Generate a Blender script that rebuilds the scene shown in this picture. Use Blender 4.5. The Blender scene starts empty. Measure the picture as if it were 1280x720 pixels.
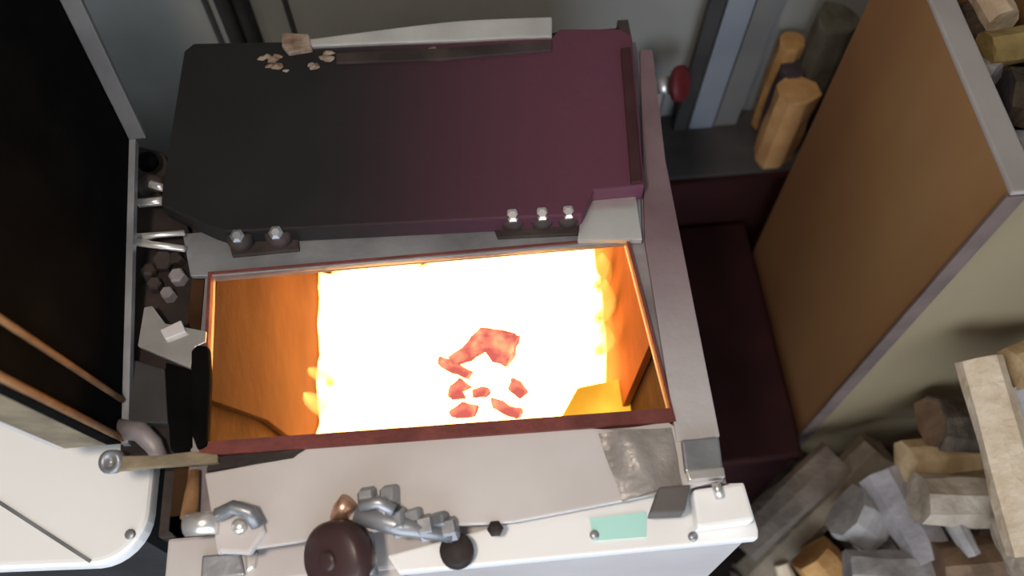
import bpy, bmesh, math, random
from mathutils import Vector, Matrix, noise
R = random.Random(7)
scene = bpy.context.scene

# ------------------------------------------------------------------ camera
PITCH, YAW, ROLL = 1.08135, 0.0758, -0.01477
CAM = Vector((0.0493, -0.3437, 0.7355))          # z = 0 is the top plate of the furnace
FPX = 1108.0
fwd = Vector((math.sin(YAW)*math.cos(PITCH), math.cos(YAW)*math.cos(PITCH), -math.sin(PITCH)))
rgt = Vector((math.cos(YAW), -math.sin(YAW), 0)); upv = rgt.cross(fwd)
cr, sr = math.cos(ROLL), math.sin(ROLL)
rgt, upv = cr*rgt + sr*upv, -sr*rgt + cr*upv
cd = bpy.data.cameras.new('camera'); co = bpy.data.objects.new('camera', cd)
scene.collection.objects.link(co)
co.matrix_world = Matrix(((rgt.x, upv.x, -fwd.x, CAM.x), (rgt.y, upv.y, -fwd.y, CAM.y), (rgt.z, upv.z, -fwd.z, CAM.z), (0, 0, 0, 1)))
cd.sensor_width = 36.0; cd.lens = 36.0*FPX/1280.0; cd.clip_start = 0.02
cd.dof.use_dof = True; cd.dof.focus_distance = 0.84; cd.dof.aperture_fstop = 3.2
scene.camera = co

# ------------------------------------------------------------------ world, lamps, exposure
w = bpy.data.worlds.new('world'); scene.world = w; w.use_nodes = True
bg = w.node_tree.nodes['Background']
bg.inputs[0].default_value = (0.82, 0.9, 1.0, 1); bg.inputs[1].default_value = 3.6   # daylight through the open shed front
ld = bpy.data.lights.new('ceiling_bulb', 'POINT'); ld.energy = 25; ld.color = (1.0, 0.86, 0.72); ld.shadow_soft_size = 0.06
lo = bpy.data.objects.new('ceiling_bulb', ld); lo.location = (-0.16, -0.35, 0.98); scene.collection.objects.link(lo)
vs = scene.view_settings
vs.view_transform = 'Standard'; vs.look = 'None'; vs.exposure = 0.0; vs.gamma = 1.0; vs.use_curve_mapping = False

# ------------------------------------------------------------------ helpers
def at(px, py, ax='z', v=0.0):
    """photo pixel -> point of the plane ax = v (used once, to measure where a thing stands)"""
    d = fwd + rgt*((px-640)/FPX) - upv*((py-360)/FPX)
    i = 'xyz'.index(ax); t = (v-CAM[i])/d[i]
    return CAM + d*t

def mat(name, c1, c2=None, rough=0.7, metal=0.0, scale=12, bump=0.15, stretch=(1, 1, 1), lo_=0.35, hi_=0.7, c3=None, spec=0.4):
    m = bpy.data.materials.new(name); m.use_nodes = True
    nt = m.node_tree; b = nt.nodes['Principled BSDF']
    b.inputs['Roughness'].default_value = rough; b.inputs['Metallic'].default_value = metal
    b.inputs['Specular IOR Level'].default_value = spec
    tc = nt.nodes.new('ShaderNodeTexCoord'); mp = nt.nodes.new('ShaderNodeMapping'); mp.inputs['Scale'].default_value = stretch
    nz = nt.nodes.new('ShaderNodeTexNoise'); nz.inputs['Scale'].default_value = scale; nz.inputs['Detail'].default_value = 6
    nt.links.new(tc.outputs['Object'], mp.inputs[0]); nt.links.new(mp.outputs[0], nz.inputs['Vector'])
    rp = nt.nodes.new('ShaderNodeValToRGB'); e = rp.color_ramp.elements
    e[0].position = lo_; e[1].position = hi_
    e[0].color = (*c1, 1); e[1].color = (*(c2 or c1), 1)
    if c3:
        k = e.new((lo_+hi_)/2); k.color = (*c3, 1)
    nt.links.new(nz.outputs['Fac'], rp.inputs[0]); nt.links.new(rp.outputs[0], b.inputs['Base Color'])
    if bump:
        bp = nt.nodes.new('ShaderNodeBump'); bp.inputs['Strength'].default_value = bump; bp.inputs['Distance'].default_value = 0.004
        nz2 = nt.nodes.new('ShaderNodeTexNoise'); nz2.inputs['Scale'].default_value = scale*4; nz2.inputs['Detail'].default_value = 4
        nt.links.new(mp.outputs[0], nz2.inputs['Vector']); nt.links.new(nz2.outputs['Fac'], bp.inputs['Height']); nt.links.new(bp.outputs[0], b.inputs['Normal'])
    return m

ORG = {}
def link(name, me, m, parent=None, org=None, smooth=False):
    o = bpy.data.objects.new(name, me); scene.collection.objects.link(o)
    for x in (m if isinstance(m, (list, tuple)) else [m]): me.materials.append(x)
    if parent is not None:
        L = ORG[parent.name]; me.transform(Matrix.Translation(-L)); o.parent = parent; ORG[o.name] = L
    else:
        if org is None:
            xs = [v.co for v in me.vertices]
            org = Vector((sum(v.x for v in xs)/len(xs), sum(v.y for v in xs)/len(xs), min(v.z for v in xs)))
        org = Vector(org); me.transform(Matrix.Translation(-org)); o.location = org; ORG[o.name] = org
    if smooth:
        for p in me.polygons: p.use_smooth = True
    return o
def fin(name, bm, m, parent=None, org=None, smooth=False, bevel=0.0, seg=2):
    bmesh.ops.recalc_face_normals(bm, faces=bm.faces[:])
    if bevel:
        es = [e for e in bm.edges if len(e.link_faces) == 2 and e.calc_face_angle(0) > 0.6]
        bmesh.ops.bevel(bm, geom=es, offset=bevel, segments=seg, affect='EDGES', profile=0.6)
    me = bpy.data.meshes.new(name); bm.to_mesh(me); bm.free()
    return link(name, me, m, parent, org, smooth)
def thing(name, label, cat, loc, group=None):
    o = bpy.data.objects.new(name, None); scene.collection.objects.link(o); o.empty_display_size = 0.05
    o.location = loc; ORG[o.name] = Vector(loc); o['label'] = label; o['category'] = cat
    if group: o['group'] = group
    return o
def tag(o, label, cat, group=None):
    o['label'] = label; o['category'] = cat
    if group: o['group'] = group
    return o
def struct(o):
    o['kind'] = 'structure'; return o
def prism(bm, pts, vec):
    vec = Vector(vec); a = [bm.verts.new(Vector(p)) for p in pts]; b = [bm.verts.new(Vector(p)+vec) for p in pts]
    n = len(pts); bm.faces.new(a); bm.faces.new(b[::-1])
    for i in range(n): bm.faces.new((a[i], b[i], b[(i+1) % n], a[(i+1) % n]))
def slab(name, pts, vec, m, parent=None, bevel=0.0, **k):
    bm = bmesh.new(); prism(bm, pts, vec); return fin(name, bm, m, parent, bevel=bevel, **k)
def boxm(bm, lo_, hi_, M=None):
    vs_ = [Vector((x, y, z)) for x in (lo_[0], hi_[0]) for y in (lo_[1], hi_[1]) for z in (lo_[2], hi_[2])]
    if M: vs_ = [M @ v for v in vs_]
    v = [bm.verts.new(p) for p in vs_]
    for f in ((0, 1, 3, 2), (4, 6, 7, 5), (0, 4, 5, 1), (2, 3, 7, 6), (0, 2, 6, 4), (1, 5, 7, 3)): bm.faces.new([v[i] for i in f])
def box(name, lo_, hi_, m, parent=None, bevel=0.0, M=None, **k):
    bm = bmesh.new(); boxm(bm, lo_, hi_, M); return fin(name, bm, m, parent, bevel=bevel, **k)
def frame_from(d):
    d = Vector(d).normalized(); t = Vector((0, 0, 1)) if abs(d.z) < 0.9 else Vector((0, 1, 0))
    u = d.cross(t).normalized(); v = d.cross(u); return u, v, d
def tubem(bm, path, r, n=12):
    path = [Vector(p) for p in path]; rings = []
    for i, p in enumerate(path):
        d = (path[min(i+1, len(path)-1)] - path[max(i-1, 0)]); u, v, _ = frame_from(d)
        rr = r[i] if isinstance(r, (list, tuple)) else r
        rings.append([bm.verts.new(p + u*rr*math.cos(2*math.pi*k/n) + v*rr*math.sin(2*math.pi*k/n)) for k in range(n)])
    for a, b in zip(rings, rings[1:]):
        for k in range(n): bm.faces.new((a[k], a[(k+1) % n], b[(k+1) % n], b[k]))
    bm.faces.new(rings[0]); bm.faces.new(rings[-1][::-1])
def tube(name, path, r, m, parent=None, n=12, **k):
    bm = bmesh.new(); tubem(bm, path, r, n); k.setdefault('smooth', n > 6); return fin(name, bm, m, parent, **k)
def lathe(name, prof, base, axis, m, parent=None, n=24, smooth=True, **k):
    u, v, d = frame_from(axis); base = Vector(base); bm = bmesh.new(); rings = []
    for r, h in prof:
        rings.append([bm.verts.new(base + d*h + u*r*math.cos(2*math.pi*i/n) + v*r*math.sin(2*math.pi*i/n)) for i in range(n)])
    for a, b in zip(rings, rings[1:]):
        for i in range(n): bm.faces.new((a[i], a[(i+1) % n], b[(i+1) % n], b[i]))
    bm.faces.new(rings[0]); bm.faces.new(rings[-1][::-1])
    return fin(name, bm, m, parent, smooth=smooth, **k)
def bolt(name, p, axis, r, h, m, parent):       # hexagon head
    return lathe(name, [(r, 0), (r, h*0.8), (r*0.8, h)], p, axis, m, parent, n=6, smooth=False)

# ------------------------------------------------------------------ materials
M = {}
M['wall'] = mat('wall_paint', (0.19, 0.195, 0.19), (0.26, 0.265, 0.255), 0.85, 0, 5, 0.2)
M['floor'] = mat('floor_grime', (0.018, 0.010, 0.008), (0.035, 0.020, 0.016), 0.9, 0, 9, 0.4)
M['steel'] = mat('pale_grey_steel', (0.50, 0.465, 0.46), (0.60, 0.57, 0.575), 0.5, 0.0, 7, 0.12)
M['white'] = mat('white_enamel', (0.86, 0.87, 0.88), (0.92, 0.92, 0.92), 0.35, 0, 4, 0.03)
M['grime'] = mat('grimy_steel', (0.20, 0.17, 0.18), (0.36, 0.33, 0.34), 0.55, 0.3, 14, 0.3)
M['dull'] = mat('dull_galvanised', (0.24, 0.25, 0.27), (0.4, 0.41, 0.44), 0.4, 0.6, 16, 0.2)
M['flange'] = mat('dark_grey_flange', (0.10, 0.10, 0.105), (0.15, 0.15, 0.155), 0.6, 0.2, 14, 0.2)
M['bright'] = mat('bright_steel', (0.62, 0.6, 0.58), (0.78, 0.76, 0.74), 0.3, 0.7, 20, 0.1)
M['soot'] = mat('soot', (0.0025, 0.0026, 0.0028), (0.005, 0.005, 0.005), 0.95, 0, 18, 0.3, spec=0.03)
M['dark'] = mat('dark_iron', (0.03, 0.022, 0.02), (0.07, 0.052, 0.048), 0.7, 0.3, 22, 0.35)
M['hinge_dark'] = mat('grimy_hinge_side', (0.018, 0.012, 0.011), (0.045, 0.032, 0.028), 0.85, 0.1, 24, 0.4)
M['edge'] = mat('maroon_edge', (0.03, 0.008, 0.010), (0.06, 0.016, 0.018), 0.7, 0.1, 20, 0.3)
M['rim'] = mat('rusty_rim', (0.13, 0.035, 0.032), (0.22, 0.06, 0.05), 0.75, 0.2, 30, 0.4)
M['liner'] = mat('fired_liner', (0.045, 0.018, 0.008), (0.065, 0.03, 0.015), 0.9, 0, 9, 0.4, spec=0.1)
M['liner_lit'] = mat('fire_lit_liner', (0.26, 0.085, 0.025), (0.34, 0.12, 0.045), 0.9, 0, 9, 0.4, spec=0.1)  # brighter liner copy: firelight on the right wall put into its colour
M['firewall'] = mat('firebox_wall', (0.035, 0.017, 0.008), (0.07, 0.036, 0.018), 0.9, 0, 14, 0.5, spec=0.1)
M['insul'] = mat('dirty_insulation', (0.13, 0.105, 0.07), (0.26, 0.21, 0.14), 0.9, 0, 30, 0.5)
M['bronze'] = mat('burnt_gasket', (0.16, 0.08, 0.035), (0.30, 0.16, 0.07), 0.8, 0.1, 40, 0.5)
M['knob'] = mat('brown_plastic', (0.045, 0.022, 0.022), (0.065, 0.034, 0.034), 0.4, 0, 8, 0.05)
M['copper'] = mat('copper', (0.6, 0.32, 0.2), (0.75, 0.48, 0.34), 0.35, 0.8, 20, 0.1)
M['foil'] = mat('crumpled_foil', (0.55, 0.5, 0.47), (0.75, 0.72, 0.70), 0.4, 0.35, 18, 0.5)
M['mint'] = mat('mint_label', (0.42, 0.78, 0.72), (0.5, 0.84, 0.78), 0.5, 0, 5, 0)
M['crust'] = mat('rust_crust', (0.14, 0.08, 0.05), (0.38, 0.32, 0.25), 0.9, 0, 50, 0.6)
M['red'] = mat('dull_red', (0.12, 0.012, 0.016), (0.18, 0.02, 0.025), 0.5, 0, 10, 0.1)
M['ply'] = mat('brown_board', (0.18, 0.078, 0.027), (0.27, 0.15, 0.062), 0.75, 0, 3.5, 0.12, (1, 1, 0.35), c3=(0.225, 0.112, 0.042))
M['plyfront'] = mat('tan_board', (0.185, 0.145, 0.085), (0.25, 0.20, 0.125), 0.75, 0, 4, 0.12, (1, 1, 0.35))
M['strip'] = mat('grey_brown_strip', (0.09, 0.066, 0.06), (0.14, 0.10, 0.09), 0.7, 0, 20, 0.2)
M['rimgrey'] = mat('pale_grey_edge', (0.27, 0.245, 0.24), (0.34, 0.32, 0.31), 0.6, 0, 10, 0.1)
M['pipeblue'] = mat('blue_grey_pipe', (0.20, 0.23, 0.28), (0.26, 0.29, 0.34), 0.5, 0.2, 8, 0.1)
M['pipegrey'] = mat('grey_board', (0.12, 0.12, 0.125), (0.17, 0.17, 0.17), 0.7, 0, 8, 0.1)
M['pipedark'] = mat('dark_pipe', (0.03, 0.03, 0.032), (0.06, 0.06, 0.062), 0.6, 0.2, 10, 0.2)
M['bark'] = mat('bark', (0.035, 0.026, 0.020), (0.11, 0.085, 0.065), 0.95, 0, 40, 0.9, (1, 1, 0.4))
def wood(n, a, b): M[n] = mat(n, a, b, 0.8, 0, 26, 0.5)
wood('wood_grey', (0.22, 0.21, 0.215), (0.42, 0.41, 0.41))
wood('wood_beam', (0.12, 0.095, 0.065), (0.22, 0.175, 0.125))
wood('wood_lilac', (0.24, 0.225, 0.245), (0.38, 0.36, 0.385))
wood('wood_tan', (0.36, 0.25, 0.13), (0.62, 0.48, 0.30))
wood('wood_pale', (0.50, 0.38, 0.26), (0.70, 0.60, 0.47))
wood('wood_brown', (0.10, 0.06, 0.035), (0.2, 0.125, 0.075))
wood('wood_amber', (0.30, 0.15, 0.05), (0.52, 0.30, 0.11))
wood('wood_ochre', (0.20, 0.14, 0.05), (0.36, 0.26, 0.10))
wood('wood_olive', (0.05, 0.045, 0.03), (0.11, 0.10, 0.075))
M['ledge'] = mat('dark_ledge', (0.035, 0.033, 0.035), (0.065, 0.062, 0.064), 0.85, 0, 12, 0.3)
M['maroon'] = mat('dark_maroon_steel', (0.018, 0.0035, 0.004), (0.032, 0.007, 0.008), 0.7, 0, 10, 0.2, spec=0.2)
wood('wood_orange', (0.40, 0.21, 0.08), (0.55, 0.32, 0.14))
wood('wood_dusty', (0.10, 0.075, 0.06), (0.17, 0.135, 0.11))
wood('wood_plum', (0.03, 0.022, 0.03), (0.07, 0.05, 0.06))
wood('wood_taupe', (0.27, 0.22, 0.17), (0.44, 0.38, 0.31))
M['debris'] = mat('bark_debris', (0.03, 0.022, 0.017), (0.13, 0.10, 0.08), 0.95, 0, 30, 0.8)

# cover: soot black, with the plum lens glow on the right painted into the colour
m = mat('painted_glow_cover', (0.008, 0.008, 0.008), (0.013, 0.012, 0.012), 0.6, 0, 10, 0.3, spec=0.3)
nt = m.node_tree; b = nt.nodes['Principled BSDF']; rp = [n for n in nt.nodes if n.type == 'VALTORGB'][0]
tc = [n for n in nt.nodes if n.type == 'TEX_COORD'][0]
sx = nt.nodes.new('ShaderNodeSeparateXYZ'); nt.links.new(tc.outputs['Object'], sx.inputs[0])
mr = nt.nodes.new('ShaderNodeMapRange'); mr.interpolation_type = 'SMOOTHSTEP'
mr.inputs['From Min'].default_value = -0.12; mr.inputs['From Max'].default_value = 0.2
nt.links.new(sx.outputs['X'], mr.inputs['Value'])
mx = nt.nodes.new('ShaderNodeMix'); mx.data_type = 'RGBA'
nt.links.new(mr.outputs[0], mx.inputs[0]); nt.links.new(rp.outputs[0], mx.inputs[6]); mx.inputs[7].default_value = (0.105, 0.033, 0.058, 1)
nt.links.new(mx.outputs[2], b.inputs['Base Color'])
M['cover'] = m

# side rail: pale steel in front; light falloff and pink glow rearward painted in
m = mat('painted_falloff_rail', (0.16, 0.10, 0.115), (0.22, 0.15, 0.165), 0.55, 0.2, 14, 0.25); nt = m.node_tree; b = nt.nodes['Principled BSDF']
rp = [n for n in nt.nodes if n.type == 'VALTORGB'][0]; tc = [n for n in nt.nodes if n.type == 'TEX_COORD'][0]
sx = nt.nodes.new('ShaderNodeSeparateXYZ'); nt.links.new(tc.outputs['Object'], sx.inputs[0])
mr = nt.nodes.new('ShaderNodeMapRange'); mr.interpolation_type = 'SMOOTHSTEP'; mr.inputs['From Min'].default_value = 0.0; mr.inputs['From Max'].default_value = -0.2
nt.links.new(sx.outputs['Y'], mr.inputs['Value']); mx = nt.nodes.new('ShaderNodeMix'); mx.data_type = 'RGBA'
nt.links.new(mr.outputs[0], mx.inputs[0]); nt.links.new(rp.outputs[0], mx.inputs[6]); mx.inputs[7].default_value = (0.50, 0.47, 0.48, 1)
nt.links.new(mx.outputs[2], b.inputs['Base Color']); M['rail'] = m

def emit(name, c_lo, c_hi, s_lo, s_hi, scale, facing=False, lo_=0.35, hi_=0.65):
    m = bpy.data.materials.new(name); m.use_nodes = True; nt = m.node_tree
    for n in list(nt.nodes):
        if n.type == 'BSDF_PRINCIPLED': nt.nodes.remove(n)
    out = [n for n in nt.nodes if n.type == 'OUTPUT_MATERIAL'][0]
    tc = nt.nodes.new('ShaderNodeTexCoord'); nz = nt.nodes.new('ShaderNodeTexNoise'); nz.inputs['Scale'].default_value = scale; nz.inputs['Detail'].default_value = 3
    nt.links.new(tc.outputs['Object'], nz.inputs['Vector'])
    rp = nt.nodes.new('ShaderNodeValToRGB'); e = rp.color_ramp.elements
    e[0].position, e[1].position = lo_, hi_; e[0].color = (*c_lo, 1); e[1].color = (*c_hi, 1)
    nt.links.new(nz.outputs['Fac'], rp.inputs[0])
    mr = nt.nodes.new('ShaderNodeMapRange'); mr.inputs['From Min'].default_value = lo_; mr.inputs['From Max'].default_value = hi_
    mr.inputs['To Min'].default_value = s_lo; mr.inputs['To Max'].default_value = s_hi
    nt.links.new(nz.outputs['Fac'], mr.inputs['Value'])
    em = nt.nodes.new('ShaderNodeEmission'); nt.links.new(rp.outputs[0], em.inputs[0]); nt.links.new(mr.outputs[0], em.inputs[1])
    if facing:
        lw = nt.nodes.new('ShaderNodeLayerWeight'); lw.inputs[0].default_value = 0.5
        tr = nt.nodes.new('ShaderNodeBsdfTransparent'); ms = nt.nodes.new('ShaderNodeMixShader')
        nt.links.new(lw.outputs['Facing'], ms.inputs[0]); nt.links.new(em.outputs[0], ms.inputs[1]); nt.links.new(tr.outputs[0], ms.inputs[2])
        nt.links.new(ms.outputs[0], out.inputs['Surface'])
    else: nt.links.new(em.outputs[0], out.inputs['Surface'])
    return m
M['coal'] = emit('glowing_coal', (1.0, 0.40, 0.09), (1.0, 0.47, 0.13), 12, 18, 9)
M['flame'] = emit('flame', (1.0, 0.42, 0.10), (1.0, 0.48, 0.14), 10, 15, 6, True)
M['wisp'] = emit('flame_wisp', (1.0, 0.55, 0.08), (1.0, 0.68, 0.16), 1.2, 1.8, 8, True)
M['ember'] = emit('burning_wood', (1.0, 0.20, 0.16), (1.0, 0.50, 0.20), 0.78, 2.0, 30, lo_=0.45, hi_=0.68)
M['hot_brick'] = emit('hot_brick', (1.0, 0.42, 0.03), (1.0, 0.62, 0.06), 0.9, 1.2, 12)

# ------------------------------------------------------------------ setting
FZ = -0.98
struct(box('floor', (-1.5, -2.4, FZ-0.05), (1.7, 0.56, FZ), M['floor']))
struct(box('wall_back', (-1.5, 0.52, FZ), (1.7, 0.58, 1.35), M['wall']))
struct(box('wall_left', (-1.56, -2.4, FZ), (-1.5, 0.58, 1.35), M['wall']))
struct(box('wall_right', (1.7, -2.4, FZ), (1.76, 0.58, 1.35), M['wall']))
struct(box('ceiling', (-1.56, -2.4, 1.35), (1.76, 0.58, 1.40), M['wall']))
for i, x in enumerate((-0.262, -0.165)):
    struct(box('trim_%d' % (i+1), (x-0.003, 0.514, FZ), (x+0.003, 0.52, 1.35), M['pipedark']))

# ------------------------------------------------------------------ furnace
boiler = thing('boiler', 'pale grey steel wood boiler with open top hatch and fire burning inside', 'boiler', (0, 0.1, FZ))
XL, XR, YN, YF = -0.2, 0.2, -0.085, 0.085      # the hatch opening
P = boiler
box('right_panel', (0.228, -0.15, FZ), (0.24, 0.38, -0.006), M['dark'], P)
box('left_panel', (-0.24, -0.15, FZ), (-0.228, 0.34, -0.026), M['dark'], P)
box('back_panel', (-0.24, 0.372, FZ), (0.24, 0.38, -0.03), M['dark'], P)
box('front_panel', (-0.235, -0.193, FZ), (0.262, -0.150, -0.034), M['steel'], P, 0.003)
# top plate with the opening
def ring(bm, ox0, ox1, oy0, oy1, ix, z0, z1):
    o = [(ox0, oy0), (ox1, oy0), (ox1, oy1), (ox0, oy1)]
    V = [[bm.verts.new((x, y, z)) for x, y in q] for z in (z0, z1) for q in (o, ix)]
    o0, i0, o1, i1 = V
    for k in range(4):
        j = (k+1) % 4
        bm.faces.new((o0[k], o0[j], i0[j], i0[k])); bm.faces.new((o1[k], i1[k], i1[j], o1[j]))
        bm.faces.new((o0[k], o1[k], o1[j], o0[j])); bm.faces.new((i0[k], i0[j], i1[j], i1[k]))
HOLE = [at(258, 556).xy, at(836, 514).xy, at(781, 303).xy, at(267, 347).xy]
bm = bmesh.new(); ring(bm, -0.21, 0.242, -0.155, 0.34, [tuple(p) for p in HOLE], -0.008, 0.0)
fin('top_plate', bm, M['grime'], P, bevel=0.0008)
# raised rim of the neck, four mitred bars joined in one mesh
bm = bmesh.new()
c = sum((Vector((*p, 0)) for p in HOLE), Vector())/4
inn = [Vector((*p, 0)) for p in HOLE]; out = [p + Vector((-0.003 if p.x < 0 else 0.003, -0.012 if p.y < 0 else 0.002, 0)) for p in inn]
for k in range(4):
    j = (k+1) % 4; prism(bm, [inn[k], out[k], out[j], inn[j]], (0, 0, 0.008))
fin('neck_rim', bm, M['rim'], P)
# firebox
ZB = -0.50
box('firebox_wall', (-0.226, -0.15, ZB), (-0.214, 0.36, -0.01), M['firewall'], P)
box('firebox_wall', (0.214, -0.15, ZB), (0.226, 0.36, -0.01), M['firewall'], P)
box('firebox_wall', (-0.226, 0.36, ZB), (0.226, 0.372, -0.01), M['firewall'], P)
box('firebox_wall', (-0.226, -0.15, ZB), (0.226, -0.138, -0.01), M['firewall'], P)
box('grate', (-0.226, -0.15, ZB-0.012), (0.226, 0.372, ZB), M['firewall'], P)
X = -0.201
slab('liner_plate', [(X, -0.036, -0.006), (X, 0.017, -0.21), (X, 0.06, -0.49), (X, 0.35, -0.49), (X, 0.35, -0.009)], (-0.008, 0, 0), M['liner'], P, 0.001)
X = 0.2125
slab('liner_plate', [(X, -0.01, -0.012), (X, 0.012, -0.27), (X, 0.02, -0.49), (X, 0.35, -0.49), (X, 0.35, -0.009)], (-0.008, 0, 0), M['liner_lit'], P, 0.001)
slab('firebrick_ledge', [(0.10, -0.138, -0.25), (0.214, -0.138, -0.25), (0.214, 0.047, -0.25), (0.155, 0.04, -0.25), (0.128, 0.0, -0.25)], (0, 0, -0.05), M['hot_brick'], P, 0.003)

# apron: pale plate in front of the opening with the stepped upper edge
A = [at(x, y, 'z', 0.004) for x, y in ((256, 592), (366, 571), (386, 559), (738, 535), (768, 537), (835, 527), (862, 546), (905, 600), (850, 612), (642, 652), (480, 662), (272, 692))]
slab('apron_plate', A, (0, 0, -0.006), M['steel'], P, 0.0012)
T = [at(x, y, 'z', 0.006) for x, y in ((262, 572), (372, 562), (384, 556), (366, 572), (258, 589))]
slab('rim_tab', T, (0, 0, -0.004), M['dark'], P)
# front ledge
zl = -0.018
Lp = [at(x, y, 'z', zl) for x, y in ((484, 694), (640, 652), (855, 605), (930, 603), (948, 662), (948, 673), (498, 716))]
slab('front_ledge', Lp, (0, 0, -0.014), M['white'], P, 0.002)
lab = slab('label_sticker', [at(x, y, 'z', zl+0.0012) for x, y in ((737, 648), (808, 640), (808, 671), (742, 676))], (0, 0, -0.001), M['mint'], P); lab['label'] = 'blank mint green sticker on the white ledge'
for px, py in ((743, 669), (877, 642), (866, 671), (900, 617)):
    lathe('screw', [(0.0042, 0), (0.004, 0.002), (0.0025, 0.003)], at(px, py, 'z', zl), (0, 0, 1), M['dull'], P, n=12)
# corner block and clasp on the right end of the ledge
slab('corner_block', [at(x, y, 'z', 0.002) for x, y in ((866, 612), (930, 602), (944, 650), (872, 660))], (0, 0, -0.018), M['white'], P, 0.003)
o = slab('clasp', [at(x, y, 'z', 0.012) for x, y in ((852, 549), (899, 546), (904, 586), (857, 590))], (0, 0, -0.008), M['dull'], P, 0.002)
slab('clasp_lip', [at(x, y, 'z', 0.014) for x, y in ((858, 589), (905, 584), (907, 596), (862, 600))], (0, 0, -0.012), M['bright'], o, 0.001)
tube('clasp_pin', [at(895, 604, 'z', 0.010), at(900, 622, 'z', 0.004)], 0.004, M['bright'], o)
slab('stop_block', [at(x, y, 'z', 0.02) for x, y in ((824, 608), (864, 605), (856, 640), (812, 642))], (0, 0, -0.02), mat('olive_rubber', (0.10, 0.09, 0.085), (0.14, 0.125, 0.12), 0.7), P, 0.002)
# crumpled foil flap at the right of the apron
bm = bmesh.new(); n, k = 12, 8; g = []
q = [at(748, 542, 'z', 0.008), at(838, 534, 'z', 0.008), at(852, 608, 'z', 0.008), at(778, 628, 'z', 0.008)]
for i in range(n+1):
    row = []
    for j in range(k+1):
        u, v = i/n, j/k; p = (q[0]*(1-u)+q[1]*u)*(1-v) + (q[3]*(1-u)+q[2]*u)*v
        p.z += 0.006*noise.noise(Vector((u*3, v*2.2, 1.7))) + 0.010*math.sin(u*3.1)*(0.4+0.6*v)
        row.append(bm.verts.new(p))
    g.append(row)
for i in range(n):
    for j in range(k): bm.faces.new((g[i][j], g[i+1][j], g[i+1][j+1], g[i][j+1]))
bmesh.ops.solidify(bm, geom=bm.faces[:], thickness=0.0015)
fin('foil_flap', bm, M['foil'], P, smooth=True)
# control knob with its copper stub
kb = at(420, 706, 'z', 0.0)
kn = lathe('control_knob', [(0.018, 0), (0.02, 0.006), (0.029, 0.008), (0.0305, 0.014), (0.0295, 0.026), (0.026, 0.030), (0.012, 0.031)], kb + Vector((0.012, 0.010, -0.01)), (-0.5, -0.30, 0.8), M['knob'], P, n=32)
lathe('knob_cap', [(0.008, 0), (0.008, 0.003), (0.005, 0.004)], kb + Vector((0.012, 0.010, -0.01)) + Vector((-0.5, -0.30, 0.8)).normalized()*0.030, (-0.5, -0.30, 0.8), M['knob'], kn, n=16)
tube('copper_stub', [at(424, 650, 'z', 0.0), at(428, 636, 'z', 0.008), at(436, 626, 'z', 0.012)], 0.008, M['copper'], P)
# valve fittings right of the knob
v0 = tube('valve_body', [at(446, 640, 'z', 0.012), at(500, 658, 'z', 0.010), at(566, 668, 'z', 0.006)], [0.010, 0.008, 0.007], M['dull'], P)
for px, py, r in ((450, 628, 0.012), (466, 640, 0.014), (478, 622, 0.010), (490, 656, 0.012), (508, 650, 0.008), (522, 662, 0.011), (540, 654, 0.008), (552, 664, 0.010)):
    a = at(px, py, 'z', 0.006); lathe('hex_nut', [(r*0.8, 0), (r, 0.002), (r, 0.012), (r*0.8, 0.014)], a, (1, 0.15 - 0.3*R.random(), 0.6*R.random()), M['bright' if r > 0.0125 else 'dull'], v0, n=6, smooth=False)
tube('valve_lever', [at(450, 632, 'z', 0.028), at(474, 628, 'z', 0.03), at(492, 638, 'z', 0.026)], 0.005, M['dull'], v0)
tube('valve_stem', [at(452, 668, 'z', 0.006), at(458, 720, 'z', 0.0)], 0.010, M['dull'], P)
lathe('valve_cap', [(0.012, 0), (0.014, 0.004), (0.014, 0.014), (0.011, 0.018)], at(572, 692, 'z', -0.016), (0, 0, 1), M['dark'], P)
lathe('screw', [(0.007, 0), (0.0065, 0.003), (0.004, 0.005)], at(619, 661, 'z', 0.002), (0, 0, 1), M['dark'], P, n=6)
# latch at the left of the apron
lt = slab('latch_plate', [at(x, y, 'z', 0.010) for x, y in ((270, 640), (300, 632), (326, 645), (332, 664), (312, 692), (272, 690))], (0, 0, -0.010), M['steel'], P, 0.003)
tube('latch_barrel', [at(233, 656, 'z', 0.012), at(272, 653, 'z', 0.014)], 0.0095, M['bright'], lt)
tube('latch_hook', [at(272, 644, 'z', 0.018), at(292, 634, 'z', 0.022), at(312, 640, 'z', 0.02), at(322, 656, 'z', 0.014)], 0.006, M['dull'], lt)
lathe('latch_rivet', [(0.007, 0), (0.006, 0.004), (0.003, 0.006)], at(300, 658, 'z', 0.010), (0, 0, 1), M['bright'], lt, n=12)
tube('latch_rod', [at(244, 588, 'z', 0.006), at(240, 618, 'z', 0.006), at(236, 648, 'z', 0.008)], [0.004, 0.006, 0.007], M['bronze'], P)
slab('bracket', [at(x, y, 'z', -0.03) for x, y in ((252, 694), (300, 690), (306, 719), (250, 726))], (0, 0, -0.02), M['dull'], P, 0.002)
slab('bracket', [at(x, y, 'z', -0.028) for x, y in ((305, 690), (321, 688), (318, 710), (307, 716))], (0, 0, -0.02), M['bright'], P, 0.002)
slab('lower_fascia', [at(x, y, 'z', -0.036) for x, y in ((250, 690), (490, 670), (505, 722), (252, 732))], (0, 0, -0.30), M['steel'], P, 0.002)

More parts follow.
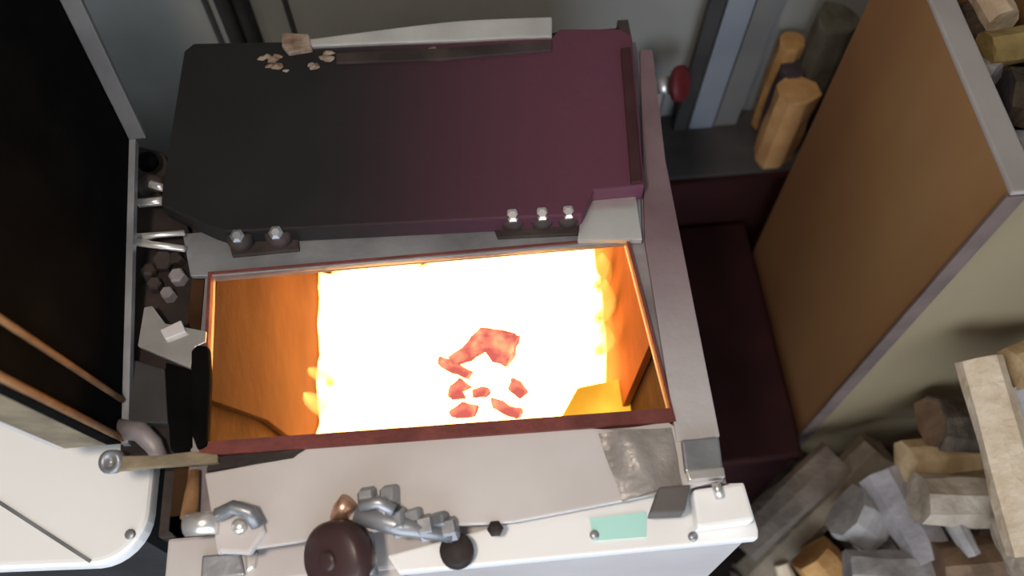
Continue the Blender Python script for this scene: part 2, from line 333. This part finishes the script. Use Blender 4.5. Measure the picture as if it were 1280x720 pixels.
# rear cover: soot black plate folded flat behind the opening
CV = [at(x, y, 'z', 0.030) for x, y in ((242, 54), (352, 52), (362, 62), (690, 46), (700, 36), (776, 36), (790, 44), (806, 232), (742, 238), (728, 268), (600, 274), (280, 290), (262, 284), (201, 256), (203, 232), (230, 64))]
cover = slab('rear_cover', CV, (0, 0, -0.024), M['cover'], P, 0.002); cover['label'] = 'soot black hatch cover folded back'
slab('hinge_plate', [at(x, y, 'z', 0.006) for x, y in ((228, 292), (300, 286), (800, 236), (803, 301), (270, 345), (238, 345))], (0, 0, -0.006), M['dull'], P, 0.001)
slab('patch_plate', [at(x, y, 'z', 0.012) for x, y in ((748, 240), (793, 233), (803, 299), (722, 300), (726, 270))], (0, 0, -0.008), M['bright'], P, 0.001)
# border strip and silver handle along the far edge
slab('cover_border', [at(x, y, 'z', 0.033) for x, y in ((420, 66), (548, 60), (690, 50), (690, 62), (548, 74), (420, 78))], (0, 0, -0.004), M['dark'], cover, 0.001)
for i in range(26):
    px = R.choice((R.uniform(318, 360), R.uniform(388, 412), R.uniform(520, 548), R.uniform(340, 350))); py = 80 + R.uniform(-9, 12) - (px-320)*0.05
    a = at(px, py, 'z', 0.029); s = R.uniform(0.002, 0.0055); bm = bmesh.new()
    bmesh.ops.create_icosphere(bm, subdivisions=1, radius=s, matrix=Matrix.Translation(a) @ Matrix.Diagonal((1.5, 0.9, 0.8, 1)))
    for v in bm.verts: v.co += Vector((R.uniform(-1, 1), R.uniform(-1, 1), R.uniform(-1, 1)))*s*0.25
    fin('rust_flake', bm, M['crust'], cover)
hb = bmesh.new(); up_, dn = [], []
for i in range(13):
    t = i/12; x = 366 + 324*t; yc = 55 - 24*math.sin(t*1.25) + 2.0*t; h = 4 + 11*min(1, t*1.6)
    up_.append(at(x, yc-h*0.9, 'z', 0.034)); dn.append(at(x, yc+h*0.75, 'z', 0.034))
prism(hb, up_ + dn[::-1], (0, 0, -0.012))
hd = fin('silver_handle', hb, M['bright'], cover, bevel=0.002); hd['label'] = 'bent silver handle strip'
slab('tab', [at(x, y, 'z', 0.036) for x, y in ((352, 40), (386, 42), (390, 60), (360, 65), (352, 56))], (0, 0, -0.014), M['crust'], cover, 0.002)
slab('edge_bar', [at(x, y, 'z', 0.034) for x, y in ((776, 60), (788, 58), (803, 226), (789, 228))], (0, 0, -0.012), M['edge'], cover, 0.001)
for px, py in ((305, 302), (352, 298), (640, 277), (676, 275), (708, 273)):
    a = at(px, py, 'z', 0.006)
    hg = lathe('hinge_knuckle', [(0.011, 0), (0.0125, 0.002), (0.0125, 0.016), (0.010, 0.019)], a, (0, -0.3, 1), M['dark'], P, n=16)
    lathe('hinge_bolt', [(0.007, 0), (0.007, 0.005), (0.004, 0.007)], a + Vector((0, -0.006, 0.018)), (0, -0.3, 1), M['bright' if px > 400 else 'dull'], hg, n=6, smooth=False)
slab('hinge_leaf', [at(x, y, 'z', 0.010) for x, y in ((612, 268), (728, 262), (724, 292), (622, 297))], (0, 0, -0.006), M['dark'], P, 0.001)
slab('hinge_leaf', [at(x, y, 'z', 0.010) for x, y in ((284, 294), (372, 288), (374, 312), (290, 320))], (0, 0, -0.006), M['dark'], P, 0.001)
# right rail
slab('side_rail', [at(x, y, 'z', 0.006) for x, y in ((800, 62), (816, 62), (832, 200), (900, 545), (846, 552), (838, 500), (806, 300))], (0, 0, -0.006), M['rail'], P, 0.001)

# loading door standing open at the left, hinged along the top plate
XD = -0.272
def dv(px, py): return at(px, py, 'x', XD)
near_b, far_b = Vector((XD, -0.072, -0.004)), Vector((XD, 0.208, 0.060))
near_t = near_b + (at(0, 480, 'x', XD)-near_b)*1.55; far_t = far_b + (dv(75, 0)-far_b)*1.9
door = slab('loading_door', [near_b, far_b, far_t, near_t], (-0.012, 0, 0), M['soot'], P); door['label'] = 'soot black inner face of the open loading door'
def lerp(a, b, t): return a + (b-a)*t
# insulation core and outer skin behind the black face
core = [p + Vector((-0.012, 0, 0)) for p in (near_b, far_b, far_t, near_t)]
slab('insulation_core', core, (-0.036, 0, 0), M['insul'], door)
slab('outer_skin', [p + Vector((-0.036, 0, 0)) for p in core], (-0.006, 0, 0), M['steel'], door)
# gasket channel near the front edge, lower edge and edge flange
e0, e1 = near_b + Vector((0.001, 0.004, 0.002)), near_t + Vector((0.001, 0.004, 0))
tube('gasket', [e0, lerp(e0, e1, 0.5), e1], 0.0032, M['bronze'], door, n=8)
g0, g1 = near_b + Vector((0.001, 0.036, 0.012)), near_t + Vector((0.001, 0.044, 0.0))
tube('gasket', [g0, lerp(g0, g1, 0.5), g1], 0.0028, M['bronze'], door, n=8)
f0 = [far_b, far_t, far_t + Vector((0, 0.006, 0)), far_b + Vector((0, 0.006, 0))]
slab('edge_flange', f0, (0.016, 0, 0), M['flange'], door, 0.001)
h0 = [near_b, far_b, far_b + Vector((0, 0, -0.008)), near_b + Vector((0, 0, -0.008))]
slab('hinge_edge', h0, (0.006, 0, 0), M['dull'], door)
# hinge side clutter between the door and the opening
slab('hinge_rail', [at(x, y, 'z', -0.012) for x, y in ((160, 180), (205, 190), (240, 300), (262, 345), (252, 568), (150, 570))], (0, 0, -0.012), M['hinge_dark'], P, 0.001)
slab('hinge_arm', [at(x, y, 'z', 0.012) for x, y in ((140, 570), (200, 569), (240, 564), (272, 568), (272, 578), (200, 583), (140, 588))], (0, 0, -0.006), M['insul'], P, 0.001)
lathe('hinge_knuckle', [(0.009, 0), (0.010, 0.003), (0.010, 0.012), (0.005, 0.012), (0.005, 0.006)], at(147, 577, 'z', 0.002), (-0.2, -0.3, 1), M['dull'], P, n=18)
fk = tube('fork_arm', [at(162, 300, 'z', 0.012), at(195, 294, 'z', 0.012), at(231, 291, 'z', 0.012)], [0.006, 0.003, 0.003], M['bright'], P, n=8)
tube('fork_tine', [at(162, 300, 'z', 0.012), at(190, 306, 'z', 0.012), at(231, 311, 'z', 0.012)], [0.0055, 0.0035, 0.0035], M['bright'], fk, n=8)
el = tube('elbow_fitting', [at(176, 238, 'z', 0.004), at(188, 228, 'z', 0.008), at(203, 232, 'z', 0.008)], 0.009, M['dark'], P)
tube('collar', [at(188, 230, 'z', 0.018), at(207, 236, 'z', 0.016)], 0.004, M['bright'], el)
tube('collar', [at(174, 254, 'z', 0.008), at(206, 251, 'z', 0.010)], 0.0045, M['bright'], el)
lathe('small_knob', [(0.007, 0), (0.010, 0.004), (0.010, 0.012), (0.006, 0.015)], at(188, 208, 'z', 0.0), (0, 0, 1), M['soot'], P)
slab('bracket_plate', [at(x, y, 'z', 0.010) for x, y in ((172, 432), (180, 384), (190, 382), (206, 404), (258, 414), (257, 428), (244, 434), (238, 460))], (0, 0, -0.006), M['bright'], P, 0.001)
slab('bracket_lug', [at(x, y, 'z', 0.014) for x, y in ((200, 412), (226, 400), (232, 414), (206, 424))], (0, 0, -0.004), M['steel'], P, 0.001)
slab('cover_shield', [at(x, y, 'z', 0.002) for x, y in ((206, 452), (240, 462), (240, 560), (212, 562))], (0, 0, -0.012), M['soot'], P, 0.002)
slab('clamp_bar', [at(x, y, 'z', 0.012) for x, y in ((238, 438), (246, 430), (260, 432), (262, 470), (258, 556), (246, 562), (238, 540))], (0, 0, -0.012), M['soot'], P, 0.003)
slab('cover_shield', [at(x, y, 'z', 0.0) for x, y in ((156, 446), (206, 460), (210, 530), (156, 528))], (0, 0, -0.01), M['pipedark'], P, 0.002)
tube('drain_elbow', [at(150, 536, 'z', 0.0), at(176, 540, 'z', 0.004), at(192, 556, 'z', 0.002), at(202, 574, 'z', -0.002)], [0.009, 0.009, 0.008, 0.006], M['grime'], P)
for px, py in ((196, 360), (214, 372), (188, 345), (226, 350), (206, 330), (225, 328)):
    bolt('bolt', at(px, py, 'z', -0.012), (R.uniform(-.2, .2), R.uniform(-.2, .2), 1), R.uniform(0.006, 0.011), 0.012, M[R.choice(('dark', 'hinge_dark', 'grime'))], P)

# ------------------------------------------------------------------ fire
bm = bmesh.new(); n, k = 36, 36; g = []
for i in range(n+1):
    row = []
    for j in range(k+1):
        x = -0.198 + 0.40*i/n; y = -0.13 + 0.48*j/k
        z = -0.47 + 0.05*noise.noise(Vector((x*14, y*14, 0))) + 0.02*noise.noise(Vector((x*40, y*40, 3))) + 0.20*max(0, min(1, (x+0.05)/0.2))*max(0, min(1, (y-0.02)/0.1))
        row.append(bm.verts.new((x, y, max(z, ZB+0.004))))
    g.append(row)
for i in range(n):
    for j in range(k): bm.faces.new((g[i][j], g[i+1][j], g[i+1][j+1], g[i][j+1]))
bmesh.ops.solidify(bm, geom=bm.faces[:], thickness=0.003)
o = fin('ember_bed', bm, M['coal'], org=(0, 0.1, ZB), smooth=True); o['kind'] = 'stuff'; tag(o, 'white hot bed of glowing embers inside the boiler', 'embers')
bm = bmesh.new()
for i in range(26):
    x = R.uniform(-0.13, 0.175); y = R.uniform(0.06, 0.32); h = R.uniform(0.20, 0.36) * (1.0 if x > -0.08 else 0.8); r = R.uniform(0.028, 0.05)
    x = max(-0.15, min(0.19-r, x)); base = Vector((x, y, -0.47)); ph = R.uniform(0, 6)
    path, rr = [], []
    for s in range(10):
        t = s/9; path.append(base + Vector((0.02*math.sin(ph+t*4)*t, 0.015*math.cos(ph+t*3)*t - 0.04*t, h*t)))
        rr.append(max(0.002, r*(0.75+0.9*t)*(1-t)**0.7 + 0.001))
    tubem(bm, path, rr, 10)
o = fin('flames', bm, M['flame'], org=(0, 0.1, ZB), smooth=True); o['kind'] = 'stuff'; tag(o, 'bright yellow white flames filling the boiler firebox', 'flames')
bm = bmesh.new()
for px, py, h, r in ((420, 530, 0.16, 0.016), (412, 480, 0.10, 0.012), (748, 440, 0.12, 0.012), (748, 400, 0.14, 0.014), (746, 360, 0.12, 0.014)):
    base = at(px, py, 'z', -0.34 if px < 500 else -0.24); path = [base + Vector((0.006*math.sin(t*5), -0.02*t, h*t)) for t in [k_/6 for k_ in range(7)]]
    tubem(bm, path, [max(0.001, r*(0.5+1.6*t)*(1-t)**0.7) for t in [k_/6 for k_ in range(7)]], 8)
o = fin('flame_wisps', bm, M['wisp'], smooth=True); o['kind'] = 'stuff'; tag(o, 'small yellow flame wisps at the sides of the fire', 'flames')
for pts, z, lb in (
    (((600, 410), (628, 414), (646, 417), (641, 440), (631, 457), (614, 449), (602, 438), (583, 447), (566, 455), (560, 446), (584, 428)), -0.12, 'large pink red burning wood chunk at the top of the fire'),
    (((550, 446), (568, 452), (586, 463), (580, 472), (562, 466), (548, 455)), -0.125, 'slanting glowing stick at the left of the large red chunk'),
    (((562, 482), (574, 474), (586, 482), (574, 489), (578, 496), (560, 497)), -0.13, 'small orange ember at the left of the fire centre'),
    (((590, 488), (602, 482), (608, 488), (602, 496), (590, 495)), -0.135, 'small red ember below the large burning chunk'),
    (((638, 472), (648, 475), (657, 488), (648, 496), (636, 487)), -0.135, 'small pale ember at the right of the fire centre'),
    (((614, 496), (624, 500), (636, 506), (650, 512), (646, 522), (630, 518), (616, 510)), -0.135, 'dark red streaked ember at the near edge of the fire'),
    (((560, 514), (576, 504), (594, 506), (588, 520), (566, 523)), -0.13, 'orange ember at the near left edge of the fire')):
    bm = bmesh.new(); q = [at(x, y, 'z', z) + Vector((0, 0, R.uniform(-.004, .004))) for x, y in pts]; prism(bm, q, (0.004, 0.01, -0.03))
    bmesh.ops.subdivide_edges(bm, edges=bm.edges[:], cuts=2)
    for v in bm.verts: v.co += noise.noise_vector(v.co*120)*0.0028
    tag(fin('burning_wood', bm, M['ember']), lb, 'burning wood', 'burning wood in the firebox')

# ------------------------------------------------------------------ white cabinet at the lower left
WZ = -0.08
t = thing('white_cabinet', 'white enamel cabinet with rounded corner beside the boiler', 'cabinet', (-0.42, -0.07, FZ))
pts = [(-0.70, 0.06), (-0.285, 0.06)]
x1, y0, rr_ = -0.272, -0.156, 0.045
pts += [(x1, 0.045)] + [(x1-rr_+rr_*math.cos(a), y0+rr_+rr_*-math.sin(a)) for a in [i*math.pi/16 for i in range(9)]] + [(-0.70, y0+0.02)]
slab('lid_panel', [Vector((x, y, WZ)) for x, y in pts], (0, 0, -0.022), M['white'], t, 0.006, seg=3)
box('cabinet_body', (-0.69, y0+0.035, FZ), (-0.30, 0.05, WZ-0.022), M['pipedark'], t)
gl = [at(-30, 606, 'z', WZ), at(115, 700, 'z', WZ), at(112, 704, 'z', WZ), at(-30, 612, 'z', WZ)]
slab('seam_strip', gl, (0, 0, 0.001), M['dull'], t)
lathe('screw', [(0.005, 0), (0.005, 0.001), (0.003, 0.002)], at(163, 668, 'z', WZ), (0, 0, 1), M['dull'], t, n=10)

# ------------------------------------------------------------------ brown board crate at the right
CX0, CX1, CY0, CY1, CZ = 0.493, 0.98, 0.035, 0.345, 0.12
t = thing('board_crate', 'tall brown board crate full of firewood right of the boiler', 'crate', ((CX0+CX1)/2, (CY0+CY1)/2, FZ))
box('side_board', (CX0, CY0, FZ), (CX0+0.014, CY1, CZ), M['ply'], t, 0.001)
box('side_board', (CX1-0.014, CY0, FZ), (CX1, CY1, CZ), M['ply'], t, 0.001)
box('front_board', (CX0+0.014, CY0, FZ), (CX1-0.014, CY0+0.014, CZ-0.01), M['plyfront'], t, 0.001)
box('back_board', (CX0+0.014, CY1-0.014, FZ), (CX1-0.014, CY1, CZ-0.01), M['ply'], t, 0.001)
box('bottom_board', (CX0+0.014, CY0+0.014, FZ), (CX1-0.014, CY1-0.014, FZ+0.014), M['ply'], t)
box('corner_strip', (CX0-0.002, CY0-0.004, FZ), (CX0+0.016, CY0, CZ-0.002), M['strip'], t, 0.001)
box('rim_edge', (CX0-0.001, CY0-0.004, CZ), (CX0+0.024, CY1, CZ+0.006), M['rimgrey'], t, 0.002)
box('rim_edge', (CX0+0.024, CY0-0.004, CZ-0.01), (CX1, CY0+0.018, CZ-0.002), M['rimgrey'], t, 0.002)

# ------------------------------------------------------------------ firewood
def log(label, a, b, wd, th, m, roll=0.0, bark=True, seed=0, group='firewood heap in front of the crate'):
    """split piece of firewood from a to b; cross-section a split wedge, bark shell on its round side"""
    a, b = Vector(a), Vector(b); u, v, d = frame_from(b-a)
    u, v = u*math.cos(roll)+v*math.sin(roll), -u*math.sin(roll)+v*math.cos(roll)
    rr = random.Random(seed+17); NS = 7; bm = bmesh.new(); rings = []; L = (b-a).length
    sec = [(-0.5, 0.42), (-0.55, 0.0), (-0.38, -0.36), (0.0, -0.52), (0.38, -0.36), (0.55, 0.0), (0.5, 0.40), (0.02, 0.55)]
    for i in range(NS+1):
        t = i/NS; c = a + d*L*t; ring = []
        for j, (x, y) in enumerate(sec):
            k = 1 + 0.16*noise.noise(Vector((j*1.3, t*2.5, seed*3.1))) - 0.08*abs(t-0.5)
            e = rr.uniform(-0.02, 0.02)*L*0.5 if i in (0, NS) else 0
            ring.append(bm.verts.new(c + u*x*wd*k + v*y*th*k + d*e))
        rings.append(ring)
    n = len(sec)
    for p, q in zip(rings, rings[1:]):
        for j in range(n): bm.faces.new((p[j], p[(j+1) % n], q[(j+1) % n], q[j]))
    bm.faces.new(rings[0]); bm.faces.new(rings[-1][::-1])
    shell = [[vv.co.copy() for vv in r[1:6]] for r in rings] if bark else None
    o = fin('split_log', bm, m); tag(o, label, 'firewood', group)
    if bark:
        bm = bmesh.new(); g = []
        for i, r in enumerate(shell):
            c = a + d*L*i/NS
            g.append([(bm.verts.new(p), bm.verts.new(p + (p-c).normalized()*0.004 + Vector((0, 0, 0)))) for p in r])
        for p, q in zip(g, g[1:]):
            for j in range(4):
                bm.faces.new((p[j][1], p[j+1][1], q[j+1][1], q[j][1])); bm.faces.new((p[j][0], q[j][0], q[j+1][0], p[j+1][0]))
            bm.faces.new((p[0][0], p[0][1], q[0][1], q[0][0])); bm.faces.new((p[4][0], q[4][0], q[4][1], p[4][1]))
        for r in (g[0], g[-1]):
            for j in range(4): bm.faces.new((r[j][0], r[j+1][0], r[j+1][1], r[j][1]))
        fin('bark', bm, M['bark'], o)
    return o
W_ = M
def clear(p, z, r):                 # raise along the sight line until the piece lies in front of the crate
    while at(*p, 'z', z).y > CY0 - 0.012 - r and at(*p, 'z', z).x > CX0 - 0.05: z += 0.005
    return at(*p, 'z', z)
def lp(label, p0, z0, p1, z1, wd, th, m, roll=0.0, bark=False, seed=0):
    r = 0.58*max(wd, th); return log(label, clear(p0, z0, r), clear(p1, z1, r), wd, th, M[m], roll, bark, seed)
lp('long pale split log leaning at the right edge of the heap', (1224, 448), -0.17, (1290, 690), -0.22, 0.046, 0.045, 'wood_pale', 0.5, False, 1)
lp('grey split log at the right frame edge beside the long pale leaning log', (1276, 470), -0.28, (1345, 660), -0.30, 0.07, 0.04, 'wood_grey', 0.1, False, 2)
lp('short pale log end at the right above the grey log', (1268, 462), -0.16, (1330, 440), -0.18, 0.045, 0.04, 'wood_tan', 0.3, False, 3)
lp('dark brown log in the shade under the crate front', (1165, 528), -0.50, (1240, 532), -0.50, 0.06, 0.05, 'wood_brown', 0.1, True, 4)
lp('tan split log with a jagged pale left end', (1132, 578), -0.38, (1235, 566), -0.40, 0.050, 0.045, 'wood_tan', 0.3, False, 5)
lp('grey tan log lying across the middle of the heap', (1148, 622), -0.36, (1300, 628), -0.38, 0.060, 0.055, 'wood_taupe', 0.1, False, 6)
lp('lilac grey log slanting down below the jagged tan log', (1104, 590), -0.42, (1168, 700), -0.42, 0.060, 0.05, 'wood_lilac', 0.2, False, 7)
lp('rounded grey log with a dark hollow beside the lilac log', (1058, 640), -0.44, (1094, 662), -0.46, 0.07, 0.065, 'wood_grey', 0.6, False, 8)
lp('amber round log end at the lower left of the heap', (1014, 692), -0.52, (1050, 735), -0.54, 0.062, 0.06, 'wood_amber', 0.4, False, 9)
lp('small pale stick beside the amber log end', (976, 704), -0.58, (990, 740), -0.60, 0.022, 0.02, 'wood_pale', 0.4, False, 10)
lp('grey brown log along the bottom edge under the hollow log', (1060, 718), -0.44, (1175, 724), -0.43, 0.06, 0.05, 'wood_grey', 0.2, False, 11)
lp('tan brown log along the bottom edge at the right', (1170, 708), -0.40, (1262, 700), -0.40, 0.055, 0.05, 'wood_brown', 0.2, False, 12)
lp('slender grey stick standing across the dark gap', (1182, 632), -0.37, (1216, 694), -0.38, 0.022, 0.02, 'wood_grey', 0.2, False, 13)
lp('light taupe log at the lower right corner of the heap', (1262, 650), -0.34, (1300, 730), -0.34, 0.045, 0.04, 'wood_taupe', 0.2, False, 14)
lp('dark log under the slender grey stick', (1210, 660), -0.42, (1268, 676), -0.43, 0.05, 0.05, 'wood_plum', 0.2, True, 15)
lp('narrow brown beam lying between crate foot and heap', (1098, 560), -0.53, (938, 716), -0.63, 0.055, 0.05, 'wood_beam', 0.0, False, 16)
lp('flat brown plank between the beam and the boiler', (1046, 570), -0.46, (926, 684), -0.51, 0.05, 0.02, 'wood_dusty', 0.0, False, 17)
# hidden body of the heap
bm = bmesh.new()
for i in range(420):
    x = R.uniform(0.50, 1.05); y = R.uniform(-0.30, 0.0); top = -0.62 + 0.22*max(0, min(1, (x-0.52)/0.22)) - 0.15*max(0, (-y-0.2)/0.1)
    z = R.uniform(FZ+0.02, max(FZ+0.03, top-0.03)); d = Vector((R.uniform(-1, 1), R.uniform(-1, 1), R.uniform(-.2, .2))).normalized(); s = R.uniform(0.014, 0.026)
    c = Vector((x, y, z)); l = min(R.uniform(0.04, 0.09), 0.09)
    p0, p1 = c-d*l, c+d*l
    for p in (p0, p1): p.y = min(p.y, 0.005); p.z = max(p.z, FZ+s)
    tubem(bm, [p0, p1], s, 5)
o = fin('bark_debris', bm, M['debris']); o['kind'] = 'stuff'; tag(o, 'dark bark and splinter litter under the firewood heap', 'debris')

# firewood showing over the crate rim
def lc(label, p0, z0, p1, z1, wd, th, m, roll=0.0, bark=False, seed=0): return log(label, at(*p0, 'z', z0), at(*p1, 'z', z1), wd, th, M[m], roll, bark, seed, 'firewood inside the crate')
lc('grey dark log in the crate against the far left rim', (1202, -20), 0.02, (1222, 60), 0.02, 0.028, 0.03, 'wood_grey', 0.0, True, 21)
lc('pale tan log at the far end of the crate', (1222, -30), 0.05, (1256, 26), 0.05, 0.030, 0.03, 'wood_pale', 0.0, False, 22)
lc('ochre log lying across the crate', (1232, 60), 0.06, (1330, 46), 0.06, 0.035, 0.03, 'wood_ochre', 0.0, False, 23)
lc('blue grey log end beside the crate rim', (1222, 88), 0.04, (1244, 96), 0.045, 0.026, 0.03, 'wood_grey', 0.2, False, 24)
lc('dark plum log in the middle of the crate', (1252, 120), 0.03, (1340, 130), 0.03, 0.055, 0.05, 'wood_plum', 0.2, True, 25)
lc('grey log near the front rim of the crate', (1262, 190), 0.03, (1340, 190), 0.03, 0.045, 0.04, 'wood_lilac', 0.2, False, 26)
bm = bmesh.new()
for i in range(160):
    c = Vector((R.uniform(CX0+0.07, CX1-0.07), R.uniform(CY0+0.07, CY1-0.07), R.uniform(-0.2, 0.0))); a = R.uniform(0, 6.3); d = Vector((math.cos(a), math.sin(a), 0))
    tubem(bm, [c-d*0.045, c+d*0.045], R.uniform(0.012, 0.02), 5)
o = fin('splinters', bm, M['debris']); o['kind'] = 'stuff'; tag(o, 'dark splintered wood filling the crate below its top logs', 'debris')

# low dark ledge along the back wall, dark bin between boiler and crate, wood lying on the ledge
LZ = -0.36
struct(box('trim_4', (0.26, 0.391, FZ), (0.62, 0.40, LZ-0.002), M['maroon']))
struct(box('trim_3', (0.26, 0.40, FZ), (1.2, 0.52, LZ), M['ledge'], bevel=0.004))
bn = thing('ash_bin', 'dark maroon steel bin in the gap between boiler and crate', 'bin', (0.37, 0.1, FZ))
box('bin_body', (0.262, 0.0, FZ), (0.478, 0.38, -0.50), M['maroon'], bn, 0.006)
box('bin_lid', (0.258, -0.004, -0.50), (0.482, 0.385, -0.475), M['maroon'], bn, 0.005)
def ls(label, px, py, y, wd, m, seed):
    p = at(px, py, 'y', y); return log(label, (p.x, y, LZ), (p.x, y, p.z), wd, wd, M[m], 0.3, False, seed, 'wood on the ledge behind the crate')
ls('thick tan orange log standing on the ledge against the crate', 996, 112, 0.432, 0.052, 'wood_orange', 31)
ls('small amber log showing above the thick tan orange log', 990, 50, 0.496, 0.034, 'wood_amber', 32)
ls('short dark log standing between the two orange logs', 992, 84, 0.470, 0.034, 'wood_plum', 34)
ls('dark olive log standing on the ledge behind the crate corner', 1046, 22, 0.480, 0.056, 'wood_olive', 33)

# ------------------------------------------------------------------ pipes and boards at the back wall
def vpipe(name, label, px, y, r, m, z1=1.2, cat='pipe'):
    p = at(px, 20, 'y', y); o = tube(name, [(p.x, y, FZ), (p.x, y, z1)], r, M[m], n=14); return tag(o, label, cat)
vpipe('wall_pipe', 'dark vertical pipe on the back wall behind the cover, left one', 285, 0.50, 0.010, 'pipedark')
vpipe('wall_pipe', 'dark vertical pipe on the back wall behind the cover, right one', 306, 0.50, 0.008, 'pipedark')
for lb, a, b_, y, m in (('narrow dark board leaning on the back wall', (906, 0), (925, 0), 0.498, 'pipedark'), ('blue grey board leaning next to the narrow dark board', (928, 0), (962, 0), 0.50, 'pipeblue'), ('grey board leaning nearest the standing logs', (964, 0), (996, 0), 0.502, 'pipegrey')):
    p, q = at(*a, 'y', y), at(*b_, 'y', y); s = Vector((0, -0.01, 0)); 
    pts = [Vector((p.x, y, 0.5)), Vector((q.x, y, 0.5)), Vector((q.x-0.03, y, LZ)) + s, Vector((p.x-0.03, y, LZ)) + s]
    tag(slab('leaning_board', pts, (0, 0.012, 0), M[m], bevel=0.001), lb, 'board', 'boards leaning on the back wall')
# red hand wheel on a pipe behind the boiler
vt = thing('red_valve', 'small dull red valve behind the right rear corner of the boiler', 'valve', (at(840, 105, 'y', 0.46).x, 0.46, LZ))
c = at(832, 105, 'y', 0.46)
tube('valve_pipe', [(c.x-0.01, 0.46, LZ), (c.x-0.01, 0.46, c.z+0.0)], 0.012, M['grime'], vt)
lathe('hand_wheel', [(0.012, 0), (0.024, 0.003), (0.026, 0.010), (0.022, 0.016), (0.010, 0.018)], c + Vector((0.012, 0, 0.0)), (0.8, -0.5, 0.4), M['red'], vt)
lathe('valve_neck', [(0.010, 0), (0.013, 0.005), (0.013, 0.018)], c + Vector((-0.012, 0, 0.0)), (0.8, -0.5, 0.4), M['bright'], vt, n=12)
